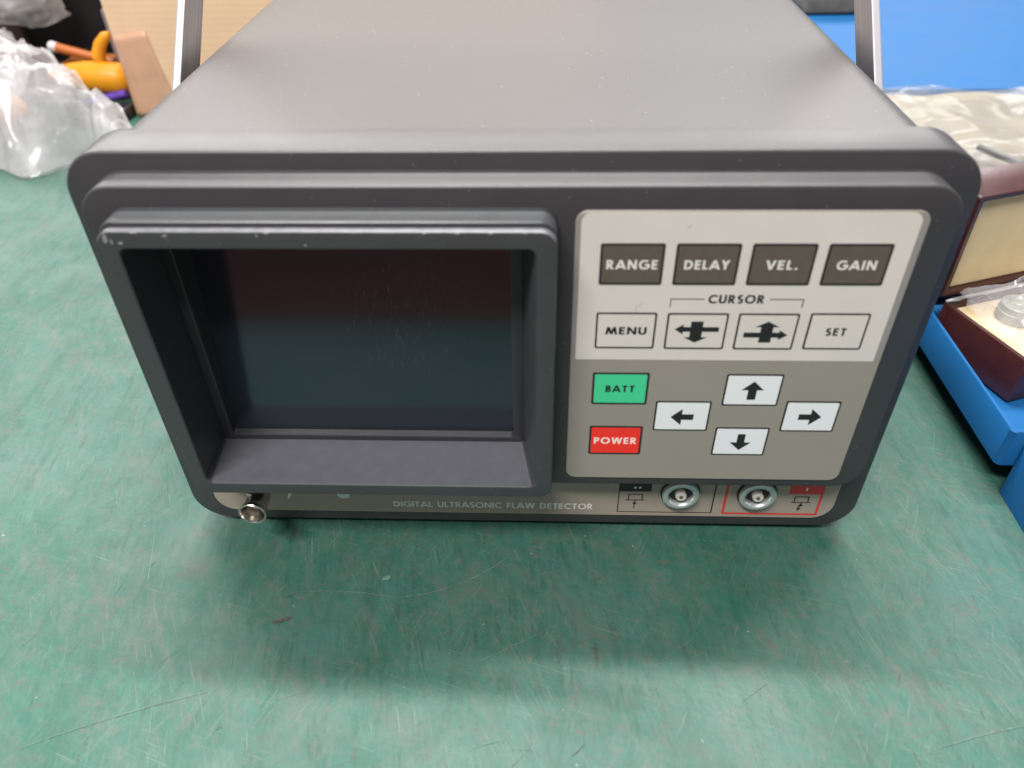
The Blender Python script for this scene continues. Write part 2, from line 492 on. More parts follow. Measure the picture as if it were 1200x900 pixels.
# inner frame, glass tilted back a little
bm = bmesh.new()
loft(bm, [(.0022, rr(-.1264, .0036, .0475, .1496, .001, 6)), (.0010, rr(-.1254, .0022, .0500, .1480, .001, 6)), (.0010, rr(-.1218, -.0016, .0523, .1465, .0016, 6)),
          (.0013, rr(-.1214, -.0020, .0527, .1462, .0014, 6)), (.0170, rr(-.1214, -.0020, .0527, .1462, .0014, 6))])
auto_smooth(bm_obj('screen_frame', bm, FRAME, dev), 35)
bm = bmesh.new()
t = math.tan(math.radians(7.0))
vs = []
pl = rr(-.1224, -.0010, .0505, .1470, .001, 3)
f = [bm.verts.new((x, .0044+(z-.0527)*t, z)) for x, z in pl]
g = [bm.verts.new((x, .0200, z)) for x, z in pl]
for i in range(len(f)):
    j = (i+1) % len(f)
    bm.faces.new((f[i], f[j], g[j], g[i]))
bm.faces.new(f); bm.faces.new(g)
bm_obj('screen_glass', bm, GLASS, dev)

# keypad overlay
KY = -.0124
bm = bmesh.new()
loft(bm, [(-.0115, rr(.0198, .1303, .0428, .1629, .0042)), (KY+.0003, rr(.0198, .1303, .0428, .1629, .0042)), (KY, rr(.0201, .1300, .0431, .1626, .0039))], cap1=True)
pad = bm_obj('keypad_overlay', bm, OLIVE, dev)
bm = bmesh.new()
loft(bm, [(KY+.00005, rr(.0201, .1300, .1043, .1626, (.0001, .0039, .0039, .0001))), (KY-.00006, rr(.0201, .1300, .1043, .1626, (.0001, .0039, .0039, .0001)))], cap1=True)
bm_obj('grey_margin', bm, MARGIN, pad)
bm = bmesh.new()
loft(bm, [(KY, rr(.0216, .1277, .1043, .16255, (.0001, .0036, .0036, .0001))), (KY-.00012, rr(.0216, .1277, .1043, .16255, (.0001, .0036, .0036, .0001)))], cap1=True)
bm_obj('light_field', bm, CREAM, pad)

# ---- stroke lettering, geometric capitals (cap height 1)
def circ(cx, cy, rx, ry, a0, a1, n=20):
    return [(cx+rx*math.cos(math.radians(a0+(a1-a0)*k/n)), cy+ry*math.sin(math.radians(a0+(a1-a0)*k/n))) for k in range(n+1)]
w_ = .085
GL = {
 'A': (.84, [[(-.035, -.1), (.42, .99), ], [(.875, -.1), (.42, .99)], [(.19, .29), (.65, .29)]]),
 'B': (.58, [[(w_, 0), (w_, 1)], [(w_, 1-w_), (.27, 1-w_)] + circ(.27, .735, .18, .18, 90, -90) + [(w_, .555)],
             [(w_, .50)] + [(.29, .50)] + circ(.29, .2925, .205, .2075, 90, -90) + [(w_, w_)]]),
 'C': (.80, [circ(.5, .5, .43, .43, 48, 312, 30)]),
 'D': (.76, [[(w_, 0), (w_, 1)], [(w_, 1-w_), (.26, 1-w_)] + circ(.26, .5, .415, .415, 90, -90) + [(w_, w_)]]),
 'E': (.52, [[(w_, 0), (w_, 1)], [(w_, 1-w_), (.52, 1-w_)], [(w_, .52), (.48, .52)], [(w_, w_), (.52, w_)]]),
 'F': (.50, [[(w_, 0), (w_, 1)], [(w_, 1-w_), (.50, 1-w_)], [(w_, .50), (.46, .50)]]),
 'G': (.92, [circ(.5, .5, .43, .43, 48, 358, 34), [(.52, .485), (.93, .485)]]),
 'I': (.17, [[(w_, 0), (w_, 1)]]),
 'L': (.46, [[(w_, 0), (w_, 1)], [(w_, w_), (.46, w_)]]),
 'M': (1.0, [[(.05, -.1), (.22, 1.0)], [(.21, 1.05), (.50, .05)], [(.79, 1.05), (.50, .05)], [(.95, -.1), (.78, 1.0)]]),
 'N': (.80, [[(w_, 0), (w_, 1)], [(.80-w_, 0), (.80-w_, 1)], [(.04, 1.05), (.76, -.05)]]),
 'O': (.98, [circ(.49, .5, .42, .43, 0, 360, 40)]),
 'P': (.57, [[(w_, 0), (w_, 1)], [(w_, 1-w_), (.27, 1-w_)] + circ(.27, .68, .215, .235, 90, -90) + [(w_, .445)]]),
 'R': (.64, [[(w_, 0), (w_, 1)], [(w_, 1-w_), (.27, 1-w_)] + circ(.27, .70, .21, .215, 90, -90) + [(w_, .485)], [(.24, .52), (.60, -.08)]]),
 'S': (.55, [circ(.285, .715, .19, .205, 35, 250, 18) + circ(.265, .29, .205, .215, 75, -140, 20)]),
 'T': (.58, [[(.29, 0), (.29, 1)], [(0, 1-w_), (.58, 1-w_)]]),
 'U': (.70, [[(w_, 1), (w_, .34)] + circ(.35, .34, .265, .265, 180, 360) + [(.615, 1)]]),
 'V': (.76, [[(.03, 1.1), (.38, .0)], [(.73, 1.1), (.38, .0)]]),
 'W': (1.16, [[(.05, 1.1), (.30, .0)], [(.58, 1.05), (.30, .0)], [(.58, 1.05), (.86, .0)], [(1.11, 1.1), (.86, .0)]]),
 'Y': (.70, [[(.35, 0), (.35, .46)], [(.03, 1.1), (.35, .42)], [(.67, 1.1), (.35, .42)]]),
 '.': (.20, [[(.10, 0), (.10, .2)]]),
 ' ': (.36, []),
}
def clip(poly, lo, hi):
    for sgn, lim in ((1, lo), (-1, -hi)):
        out = []
        for i in range(len(poly)):
            a, b = poly[i], poly[(i+1) % len(poly)]
            ia, ib = sgn*a[1] >= lim, sgn*b[1] >= lim
            if ia: out.append(a)
            if ia != ib:
                t = (lim/sgn - a[1])/(b[1]-a[1])
                out.append((a[0]+(b[0]-a[0])*t, lim/sgn))
        poly = out
        if len(poly) < 3: return []
    return poly
def text_bm(bm, txt, x0, x1, z0, h, y, stroke=.19):
    ws = [GL[ch][0] for ch in txt]
    # letter widths scale a little so that tracking stays natural
    tot = sum(ws); gaps = len(txt)-1
    tr = ((x1-x0)/h - tot)/max(gaps, 1)
    sx = 1.0
    if tr < .12 or tr > .26:
        tr0 = min(max(tr, .12), .26)
        sx = ((x1-x0)/h - tr0*gaps)/tot; tr = tr0
    X = 0; q = 0
    for ch, wd in zip(txt, ws):
        for st in GL[ch][1]:
            hw = stroke/2
            pts = [Vector(p) for p in st]
            for i in range(len(pts)-1):
                a, b = pts[i], pts[i+1]
                d = b-a
                if d.length < 1e-6: continue
                d.normalize()
                def nrm(k):
                    dirs = []
                    if k > 0: dirs.append((pts[k]-pts[k-1]).normalized())
                    if k < len(pts)-1: dirs.append((pts[k+1]-pts[k]).normalized())
                    m = sum(dirs, Vector((0, 0))).normalized()
                    nn = Vector((-m.y, m.x))
                    cs = max(.5, nn.dot(Vector((-dirs[0].y, dirs[0].x))))
                    return nn/cs
                n0, n1 = nrm(i), nrm(i+1)
                if len(pts) > 6 and (pts[0]-pts[-1]).length < 1e-4:
                    if i == 0: n0 = Vector((1, 0)) * -1 if n0.x < 0 else Vector((1, 0))
                    if i == len(pts)-2: n1 = Vector((1, 0)) if n1.x > 0 else Vector((-1, 0))
                quad = [a+n0*hw, a-n0*hw, b-n1*hw, b+n1*hw]
                quad = clip([(v.x, v.y) for v in quad], 0 if ch != '.' else 0, 1.0)
                if len(quad) < 3: continue
                vv = [bm.verts.new((x0+(X+px*sx)*h, y-q*2e-6, z0+pz*h)) for px, pz in quad]
                try: bm.faces.new(vv)
                except ValueError: pass
            q = (q+1) % 4
        X += wd*sx + tr
def text_obj(txt, x0, x1, z0, h, y, m, parent, stroke=.23, name='lettering'):
    bm = bmesh.new()
    text_bm(bm, txt, x0, x1, z0, h, y, stroke)
    for fc in bm.faces:
        fc.normal_update()
        if fc.normal.y > 0: fc.normal_flip()
    return bm_obj(name, bm, m, parent, recalc=False)
def poly_obj(name, polys, y, m, parent):
    bm = bmesh.new()
    for k, p in enumerate(polys):
        f = bm.faces.new([bm.verts.new((x/1000, y-k*4e-6, z/1000)) for x, z in p])
        f.normal_update()
        if f.normal.y > 0: f.normal_flip()
    return bm_obj(name, bm, m, parent, recalc=False)

KF = KY-.00012
def key(x0, x1, z0, z1, face, txt=None, tm=None, tx=None, tz=None, th=3.35, polys=None, bw=.82, label=None, base=KF):
    x0, x1, z0, z1, bw = x0/1000, x1/1000, z0/1000, z1/1000, bw/1000
    bm = bmesh.new()
    loft(bm, [(base+.0001, rr(x0, x1, z0, z1, .0007, 5)), (base-.00018, rr(x0, x1, z0, z1, .0007, 5)), (base-.00022, rr(x0+.00004, x1-.00004, z0+.00004, z1-.00004, .0007, 5))], cap1=True)
    k = bm_obj('key', bm, BORDER, dev)
    if label: k['label'] = label
    bm = bmesh.new()
    loft(bm, [(base-.0001, rr(x0+bw, x1-bw, z0+bw, z1-bw, .0004, 4)), (base-.00028, rr(x0+bw, x1-bw, z0+bw, z1-bw, .0004, 4))], cap1=True)
    bm_obj('key_face', bm, face, k)
    yy = base-.00034
    if txt: text_obj(txt, tx[0]/1000, tx[1]/1000, tz/1000, th/1000, yy, tm, k)
    if polys: poly_obj('arrow', polys, yy, INK, k)
cols = [(28.2, 49.1), (52.7, 73.5), (77.0, 97.7), (101.2, 121.6)]
for (a, b_), tx, lab, r0 in zip(cols, ('RANGE', 'DELAY', 'VEL.', 'GAIN'), ('taupe RANGE key', 'taupe DELAY key', 'taupe VEL. key', 'taupe GAIN key'), ((30.5, 47.1), (55.9, 70.4), (82.4, 92.6), (105.2, 117.7))):
    key(a, b_, 136.1, 151.6, TAUPE, tx, PALE, r0, 142.1, 3.5, label=lab)
key(28.2, 49.1, 109.6, 124.8, KCREAM, 'MENU', INK, (31.8, 45.9), 115.7, 3.2, bw=.68, label='cream MENU key')
def harrow(xs, xe, xt, zc, hw, hh):       # shaft xs..xe, tip xt
    return [[(min(xs, xe), zc-hw), (max(xs, xe), zc-hw), (max(xs, xe), zc+hw), (min(xs, xe), zc+hw)], [(xt, zc), (xe, zc-hh), (xe, zc+hh)]]
def varrow(zs, ze, zt, xc, hw, hh):
    return [[(xc-hw, min(zs, ze)), (xc+hw, min(zs, ze)), (xc+hw, max(zs, ze)), (xc-hw, max(zs, ze))], [(xc, zt), (xc-hh, ze), (xc+hh, ze)]]
curs1 = harrow(71.0, 58.6, 55.7, 118.05, 1.0, 2.1) + varrow(121.4, 114.7, 112.4, 63.2, 2.1, 4.1)
curs2 = harrow(79.8, 92.0, 95.0, 115.8, 1.05, 2.1) + varrow(112.6, 119.2, 121.5, 87.5, 2.1, 4.1)
key(52.7, 73.6, 109.5, 124.7, KCREAM, polys=curs1, bw=.68, label='cream cursor key, arrows left and down')
key(77.0, 97.7, 109.5, 124.7, KCREAM, polys=curs2, bw=.68, label='cream cursor key, arrows up and right')
key(101.3, 121.5, 109.7, 124.9, KCREAM, 'SET', INK, (107.9, 114.8), 115.7, 3.2, bw=.68, label='cream SET key')
key(28.3, 49.1, 83.1, 98.3, KGREEN, 'BATT', INK, (33.4, 44.0), 89.2, 3.15, base=KY, label='green BATT key')
key(28.4, 49.0, 56.7, 71.8, KRED, 'POWER', PINK, (30.4, 46.9), 62.5, 3.4, base=KY, label='red POWER key')
AL = harrow(67.6, 63.1, 58.9, 77.0, 1.4, 4.1)
AU = varrow(86.0, 90.6, 94.8, 87.6, 1.6, 4.1)
AD = varrow(68.4, 64.0, 59.9, 87.5, 1.5, 4.1)
AR = harrow(107.1, 111.5, 115.7, 77.6, 1.4, 4.1)
key(52.7, 73.6, 69.9, 84.8, KWHITE, polys=AL, bw=.68, base=KY, label='white left arrow key')
key(77.2, 97.9, 83.0, 98.0, KWHITE, polys=AU, bw=.68, base=KY, label='white up arrow key')
key(77.0, 97.7, 57.0, 71.7, KWHITE, polys=AD, bw=.68, base=KY, label='white down arrow key')
key(101.3, 121.6, 70.1, 85.3, KWHITE, polys=AR, bw=.68, base=KY, label='white right arrow key')
text_obj('CURSOR', .0658, .0843, .1287, .0034, KF-.00006, INK, pad)
for s, x in ((1, 52.9), (-1, 97.7)):
    xe = 64.4 if s > 0 else 86.3
    bk = [[(min(x, xe), 130.2), (max(x, xe), 130.2), (max(x, xe), 130.55), (min(x, xe), 130.55)]]
    bk.append([(min(x, x+s*.35), 127.1), (max(x, x+s*.35), 127.1), (max(x, x+s*.35), 130.5), (min(x, x+s*.35), 130.5)])
    poly_obj('bracket', bk, KF-.00006, INK, pad)
# pencil marks and lint on the pad
PEN = mat('pencil', (.25, .23, .21), .6)
for q in ([(41.2, 125.0), (41.35, 125.0), (42.0, 127.9), (41.9, 127.9)], [(42.3, 127.0), (42.4, 126.9), (43.6, 128.7), (43.5, 128.7)], [(55.3, 157.2), (55.5, 157.1), (56.6, 158.0), (56.4, 158.1)]):
    poly_obj('pencil_mark', [q], KF-.00006, PEN, pad)

# ---- connector strip along the foot
SY = -.0006
bm = bmesh.new()
loft(bm, [(.0002, rr(-.1388, .1394, .0062, .0365, (.009, .001, .001, .009))), (SY+.0002, rr(-.1388, .1394, .0062, .0365, (.009, .001, .001, .009))),
          (SY, rr(-.1386, .1392, .0064, .0363, (.009, .001, .001, .009)))], cap1=True)
strip = bm_obj('label_strip', bm, LABELM, dev)
text_obj('DIGITAL ULTRASONIC FLAW DETECTOR', -.0570, .0330, .0100, .0037, SY-.00008, PALE, strip, stroke=.20)
def line(x0, z0, x1, z1, wd):
    a, b = Vector((x0, z0)), Vector((x1, z1)); d = (b-a).normalized(); nn = Vector((-d.y, d.x))*wd/2
    return [tuple(a+nn), tuple(a-nn), tuple(b-nn), tuple(b+nn)]
poly_obj('black_outline', [line(44.2, 8.8, 44.2, 33, .45), line(44, 8.8, 86.1, 8.8, .45), line(86.0, 8.8, 86.0, 33, .6), [(44.2, 22.1), (58.2, 22.1), (58.2, 29), (44.2, 29)]], SY-.00008, INK, strip)
poly_obj('red_outline', [line(91.2, 8.7, 91.2, 33, 1.1), line(91, 8.7, 133.0, 8.7, 1.1), line(132.5, 8.7, 132.5, 33, 1.1), [(118.1, 21.8), (132.9, 21.8), (132.9, 29), (118.1, 29)]], SY-.00008, REDINK, strip)
poly_obj('transmit_symbol', [line(48.6, 16.8, 48.6, 20.3, .45), line(48.4, 20.3, 54.8, 20.3, .45), line(54.6, 16.8, 54.6, 20.3, .45), line(47.3, 16.7, 55.6, 16.7, .45),
                             line(51.3, 11.4, 51.6, 16.6, .38), [(50.6, 13.9), (52.3, 14.0), (51.5, 16.3)]], SY-.00014, INK, strip)
poly_obj('receive_symbol', [line(121.3, 16.6, 121.3, 20.1, .5), line(121.1, 20.1, 127.5, 20.1, .5), line(127.3, 16.6, 127.3, 20.1, .5), line(120.0, 16.5, 128.6, 16.5, .4),
                            line(124.2, 11.6, 124.6, 16.4, .38), [(123.5, 13.9), (125.6, 14.2), (124.7, 16.4)], [(123.2, 13.2), (125.1, 13.0), (123.9, 10.9)]], SY-.00014, INK, strip)
for q in ([(50.5, 24.2), (51.6, 24.2), (51.6, 25.3), (50.5, 25.3)], [(52.6, 24.2), (53.7, 24.2), (53.7, 25.3), (52.6, 25.3)], [(124.9, 24.0), (125.7, 24.0), (125.7, 26), (124.9, 26)]):
    poly_obj('tab_dot', [q], SY-.00020, PALE, strip)
poly_obj('pale_mark', [[(-105.4, 14.0), (-103.7, 15.4), (-101.3, 22), (-102.9, 22)]], SY-.00008, PALE, strip)

# ---- two round coaxial sockets
for k, cx in enumerate((.0709, .1042)):
    cz = .0220
    bm = bmesh.new()
    lathe(bm, [(SY, .0086), (-.0012, .0086), (-.0016, .0082)], (cx, cz), n=40)
    sk = bm_obj('socket', bm, DARK, dev)
    bm = bmesh.new()
    lathe(bm, [(-.0010, .0080), (-.0028, .0081), (-.0034, .0078), (-.0037, .0074), (-.0037, .0060), (-.0034, .0056), (-.0012, .0053), (.0002, .0052)], (cx, cz), n=40)
    auto_smooth(bm_obj('ring', bm, CHROME, sk), 60)
    bm = bmesh.new()
    lathe(bm, [(-.0008, .0052), (-.0008, .0001)], (cx, cz), n=24)
    bm_obj('well', bm, DARK, sk)
    bm = bmesh.new()
    lathe(bm, [(-.0008, .0024), (-.0034, .0024), (-.0038, .0021), (-.0038, .0009), (-.0024, .0008), (-.0024, .00005)], (cx, cz), n=24)
    auto_smooth(bm_obj('insulator', bm, PTFE, sk), 40)
    bm = bmesh.new()
    lathe(bm, [(-.0024, .0006), (-.0041, .0006), (-.0043, .0003), (-.0043, .00003)], (cx, cz), n=12)
    bm_obj('contact_pin', bm, GOLD, sk)

# ---- small screw on the strip
bm = bmesh.new()
lathe(bm, [(SY, .0034), (-.0016, .0034), (-.0022, .0029), (-.0024, .0002)], (-.0786, .0195), n=24)
auto_smooth(bm_obj('screw', bm, CHROME, dev), 40)

# ---- bayonet connector
bx, bz = -.1128, .0262
bm = bmesh.new()
lathe(bm, [(SY, .0068), (-.0022, .0068), (-.0026, .0062), (-.0026, .0049), (-.0130, .0048), (-.0165, .0048), (-.0180, .0054), (-.0196, .0059), (-.0204, .0060), (-.0208, .0057), (-.0207, .0052),
           (-.0198, .0048), (-.0060, .0044), (-.0060, .0002)], (bx, bz), n=36)
bnc = auto_smooth(bm_obj('bayonet_connector', bm, NICKEL, dev), 40)
bm = bmesh.new()
lathe(bm, [(-.0060, .0026), (-.0150, .0024), (-.0156, .0020), (-.0156, .0007), (-.0100, .0006), (-.0100, .0001)], (bx, bz), n=20)
auto_smooth(bm_obj('insulator', bm, PTFE, bnc), 40)
for a, yy in ((115, -.0135), (295, -.0135)):
    bm = bmesh.new()
    a = math.radians(a)
    d = Vector((math.cos(a), 0, math.sin(a)))
    p = Vector((bx, yy, bz)) + d*.0044
    tube(bm, [p, p+d*.0017, p+d*.0022], [.0012, .0012, .0007], n=12)
    auto_smooth(bm_obj('bayonet_lug', bm, NICKEL, bnc), 50)

# ---- rubber feet
for sx in (-1, 1):
    for yy in (.035, .33):
        bm = bmesh.new()
        lathe(bm, [(TZ+.0002, .0002), (TZ+.0002, .0085), (.0045, .0095), (.0045, .0002)], (sx*.115, yy), axis='z', n=24)
        bm_obj('foot', bm, RUBBER, dev)

# ---- carrying handle: flat bars, swung up and back at 45 degrees
bm = bmesh.new()
e = Vector((0, math.sqrt(.5), math.sqrt(.5)))         # along the arm
nb = Vector((0, math.sqrt(.5), -math.sqrt(.5)))       # across the bar, to the back
P0 = Vector((0, .0985, .167))
def arm(bm, s):
    x0, x1 = sorted((s*.1468, s*.1504))
    for sx_, a0, a1 in ((0, -.075, .235),):
        pr = []
        for (u, v) in ((a0, 0), (a1, 0), (a1, .0177), (a0, .0177)):
            pr.append(P0 + e*u + nb*v)
        vs0 = [bm.verts.new((x0, p.y, p.z)) for p in pr]; vs1 = [bm.verts.new((x1, p.y, p.z)) for p in pr]
        bm.faces.new(vs0); bm.faces.new(vs1)
        for i in range(4):
            bm.faces.new((vs0[i], vs0[(i+1) % 4], vs1[(i+1) % 4], vs1[i]))
bm.free()
for s in (-1, 1):
    bm = bmesh.new()
    arm(bm, s)
    bmesh.ops.recalc_face_normals(bm, faces=bm.faces)
    bevel_all(bm, .0006, 2)
    hn = bm_obj('handle_arm', bm, HANDLE, dev)
    hn.data.materials.append(EDGE)
    for p in hn.data.polygons:
        if abs(p.normal.x) < .6: p.material_index = 1
bm = bmesh.new()
a = P0 + e*.228 + nb*.009
tube(bm, [(-.1466, a.y, a.z), (-.13, a.y, a.z), (-.12, a.y, a.z), (.12, a.y, a.z), (.13, a.y, a.z), (.1466, a.y, a.z)], [.008, .008, .012, .012, .008, .008], n=24)
auto_smooth(bm_obj('grip', bm, RUBBER, dev), 40)
for s in (-1, 1):
    pv = P0 + e*-.062 + nb*.009
    bm = bmesh.new()
    lathe(bm, [(s*.1416, .010), (s*.1466, .010)], (pv.y, pv.z), axis='x', n=24)
    lathe(bm, [(s*.1507, .0002), (s*.1530, .0002), (s*.1530, .008), (s*.1507, .009)], (pv.y, pv.z), axis='x', n=24)
    bm_obj('pivot', bm, PLASTIC, dev)

# ------------------------------------------------------------------ background, right: blue boxes and burgundy case
BLUE = mat('blue_plastic', (0.006, 0.088, 0.245), rough=0.6, spec=0.25, bump=0.1, bscale=700, var=0.05, vscale=20)
MAROON = mat('burgundy_leathercloth', (0.040, 0.009, 0.009), rough=0.34, spec=0.7, bump=0.4, bscale=900, var=0.12, vscale=120)
FOAM = mat('cream_foam', (0.60, 0.48, 0.29), rough=0.9, spec=0.1, bump=0.6, bscale=900, var=0.06, vscale=60)
PAPER = mat('cream_wrapping', (0.245, 0.210, 0.155), rough=0.8, var=0.30, vscale=18)

def film(name, tint=(0.9, 0.9, 0.92), dens=0.35, rough=0.18):
    m = bpy.data.materials.new(name); m.use_nodes = True
    nt = m.node_tree; n, l = nt.nodes, nt.links
    b = n['Principled BSDF']; out = n['Material Output']
    b.inputs['Base Color'].default_value = (*tint, 1)
    b.inputs['Roughness'].default_value = rough
    b.inputs['Specular IOR Level'].default_value = 0.8
    b.inputs['Transmission Weight'].default_value = 0.0
    tr = n.new('ShaderNodeBsdfTransparent')
    tl = n.new('ShaderNodeBsdfTranslucent'); tl.inputs['Color'].default_value = (*tint, 1)
    m1 = n.new('ShaderNodeMixShader'); m1.inputs[0].default_value = .45
    l.new(b.outputs[0], m1.inputs[1]); l.new(tl.outputs[0], m1.inputs[2])
    mx = n.new('ShaderNodeMixShader')
    tc = n.new('ShaderNodeTexCoord'); t = n.new('ShaderNodeTexNoise'); t.inputs['Scale'].default_value = 38; t.inputs['Detail'].default_value = 5
    l.new(tc.outputs['Object'], t.inputs['Vector'])
    r = n.new('ShaderNodeMapRange'); r.inputs['From Min'].default_value = .3; r.inputs['From Max'].default_value = .7
    r.inputs['To Min'].default_value = max(0, dens-.16); r.inputs['To Max'].default_value = min(1, dens+.2)
    l.new(t.outputs['Fac'], r.inputs['Value']); l.new(r.outputs['Result'], mx.inputs[0])
    l.new(tr.outputs[0], mx.inputs[1]); l.new(m1.outputs[0], mx.inputs[2])
    l.new(mx.outputs[0], out.inputs['Surface'])
    return m
FILM = film('clear_film', (0.6, 0.6, 0.62), .3, .14)
FILM2 = film('milky_film', (0.70, 0.67, 0.69), dens=.52, rough=.2)

def crumple(p, s, amp):
    """sharp creased displacement"""
    v = 0; a = 1
    for k in range(4):
        q = noise.noise(p*s*(1.9**k) + Vector((k*7.3, k*3.1, 0)))
        v += a*(1-abs(q)*3.2); a *= .52
    return v*amp
def sheet(name, fn, nu, nv, m, parent=None, smooth=True, **pr):
    bm = bmesh.new()
    g = [[bm.verts.new(fn(i/nu, j/nv)) for j in range(nv+1)] for i in range(nu+1)]
    for i in range(nu):
        for j in range(nv):
            bm.faces.new((g[i][j], g[i+1][j], g[i+1][j+1], g[i][j+1]))
    return bm_obj(name, bm, m, parent, smooth, recalc=False, **pr)

# open blue tray
tray = thing('plastic_tray', 'open blue plastic tray to the right of the grey instrument, holding the burgundy case', 'tray', (.2225, .028, TZ))
def shell(bm, x0, x1, y0, y1, z0, z1, wall, r):
    a = rr(x0, x1, y0, y1, r, 5)
    b = rr(x0+wall, x1-wall, y0+wall, y1-wall, max(r-wall, .001), 5)
    loft(bm, [(z0, a), (z1-.0006, a), (z1, rr(x0+.0005, x1-.0005, y0+.0005, y1-.0005, r, 5)), (z1, rr(x0+wall-.0004, x1-wall+.0004, y0+wall-.0004, y1-wall+.0004, max(r-wall, .001), 5)),
              (z1-.0006, b), (z0+wall, b)], cap0=True, cap1=True, axis='z')
bm = bmesh.new()
shell(bm, 0, .42, 0, .40, .0165, .0375, .0020, .003)
auto_smooth(bm_obj('tray_body', bm, BLUE, tray), 40)
for fx in (.03, .38):
    for fy in (.05, .36):
        bm = bmesh.new()
        box_bm(bm, fx-.012, fx+.012, fy-.012, fy+.012, .0001, .0168)
        bm_obj('foot', bm, BLUE, tray)
# the second blue box, in front of it
bm = bmesh.new()
shell(bm, 0, .36, -.13, 0, .0002, .044, .0022, .002)
b2 = thing('blue_box', 'blue plastic box at the right edge, nearer the viewer than the open tray', 'box', (.2296, .0276, TZ))
auto_smooth(bm_obj('box_body', bm, BLUE, b2), 40)

# burgundy presentation case, turned 19.5 degrees
az = math.radians(19.5)
case = thing('hinged_case', 'small burgundy hinged case standing open in the blue tray, lined with cream foam', 'case', (.2265, .1235, .0160), az)
# local frame: x along the hinge, y to the back, origin at the back left corner of the base, z=0 tray floor
bm = bmesh.new()
W_, D_, Hb = .130, .057, .0250
a = rr(0, W_, -D_, 0, .0015, 4); ai = rr(.0030, W_-.003, -D_+.003, -.003, .001, 4)
loft(bm, [(.0002, a), (Hb-.0006, a), (Hb, rr(.0005, W_-.0005, -D_+.0005, -.0005, .001, 4)), (Hb, rr(.0026, W_-.0026, -D_+.0026, -.0026, .001, 4)), (Hb-.0005, ai), (.003, ai)], cap0=True, cap1=True, axis='z')
auto_smooth(bm_obj('case_base', bm, MAROON, case), 40)
bm = bmesh.new()
box_bm(bm, .0032, W_-.0032, -D_+.0032, -.0032, .0032, Hb-.0035)
bevel_all(bm, .0008, 2)
bm_obj('base_foam', bm, FOAM, case)
Hl, Tl = .0600, .0270
bm = bmesh.new()
lo = rr(0, W_, Hb+.0008, Hb+Hl, .0018, 4); li = rr(.0030, W_-.003, Hb+.0038, Hb+Hl-.003, .001, 4)
loft(bm, [(Tl+.0020, lo), (.0026, lo), (.0020, rr(.0005, W_-.0005, Hb+.0013, Hb+Hl-.0005, .0015, 4)), (.0020, rr(.0027, W_-.0027, Hb+.0036, Hb+Hl-.0027, .0012, 4)), (.0025, li), (Tl-.001, li)], cap0=True, cap1=True)
auto_smooth(bm_obj('case_lid', bm, MAROON, case), 40)
bm = bmesh.new()
box_bm(bm, .0032, W_-.0032, .0060, Tl-.0012, Hb+.0040, Hb+Hl-.0032)
bevel_all(bm, .0008, 2)
bm_obj('lid_foam', bm, FOAM, case)
bm = bmesh.new()
tube(bm, [(.004, -.0006, Hb+.0004), (.030, -.0006, Hb+.0004), (.126, -.0006, Hb+.0004)], .0011, n=10)
bm_obj('hinge_rod', bm, CHROME, case)

# white pin lying at the case corner
bm = bmesh.new()
tube(bm, [(.2262, .1205, .0432), (.2335, .1222, .0436), (.2350, .1225, .0436)], [.0009, .0011, .0008], n=10)
tag(bm_obj('metal_pin', bm, EDGE, None, True), 'thin bright pin lying across the back left corner of the burgundy case', 'pin')

# steel transducer in a clear pouch
ca, sa = math.cos(az), math.sin(az)
def loc(x, y, z): return (.2265+x*ca-y*sa, .1235+x*sa+y*ca, .0160+z)
bm = bmesh.new()
lathe(bm, [(.0376, .0002), (.0376, .0090), (.0382, .0096), (.0430, .0096), (.0434, .0091), (.0465, .0090), (.0471, .0084), (.0471, .0056), (.0465, .0051), (.0465, .0001)], loc(.0285, -.0210, 0)[:2], axis='z', n=36)
STEEL = mat('dull_steel', (0.20, 0.22, 0.18), rough=0.5, metal=.4, bump=.2, bscale=500, var=.25, vscale=150)
tr = auto_smooth(bm_obj('metal_disc', bm, STEEL), 40)
tag(tr, 'round dull steel part inside the clear pouch on the foam of the burgundy case', 'metal part')
def pouch(u, v):
    x = .0055 + .100*u
    y = -.0035 - .0460*v
    ed = min(u, 1-u, v*1.0, 1-v)*2
    hump = .0040 + .0165*min(1, ed*2.6)**.7
    if v < .12: hump += .004
    p = Vector((x*60, y*60, 0))
    z = Hb - .0060 + hump*(1-.45*v) + crumple(p, .35, .0030)
    X, Y, Z = loc(x, y + .003*noise.noise(p*.8), z)
    return (X, Y, max(Z, .0160+Hb-.0030))
pc = sheet('clear_pouch', pouch, 90, 60, film('pouch_film', (0.80, 0.78, 0.86), .26, .13))
tag(pc, 'crumpled clear plastic pouch lying on the foam in the open burgundy case', 'pouch')

# cream packing under film, behind the case
bm = bmesh.new()
for v in box_bm(bm, .231, .600, .165, .430, .0165, .034): pass
bmesh.ops.subdivide_edges(bm, edges=list(bm.edges), cuts=14, use_grid_fill=True)
for v in bm.verts:
    v.co.z += .005*noise.noise(v.co*22) + .013*(v.co.y-.165)/.257 if v.co.z > .02 else 0
pk = bm_obj('packing_sheet', bm, PAPER, None, True)
tag(pk, 'cream packing sheet filling the blue tray behind the burgundy case', 'packing')
def wrap(u, v):
    x = .232 + .37*u; y = .172 + .246*v
    p = Vector((x*14, y*14, 3))
    return (x, y, .0415 + .0115*v + crumple(p, .55, .0045))
wr = sheet('plastic_wrap', wrap, 110, 80, film('wrap_film', (0.40, 0.40, 0.41), .34, .20))
tag(wr, 'crumpled clear plastic sheet spread over the cream packing behind the burgundy case', 'plastic sheet')

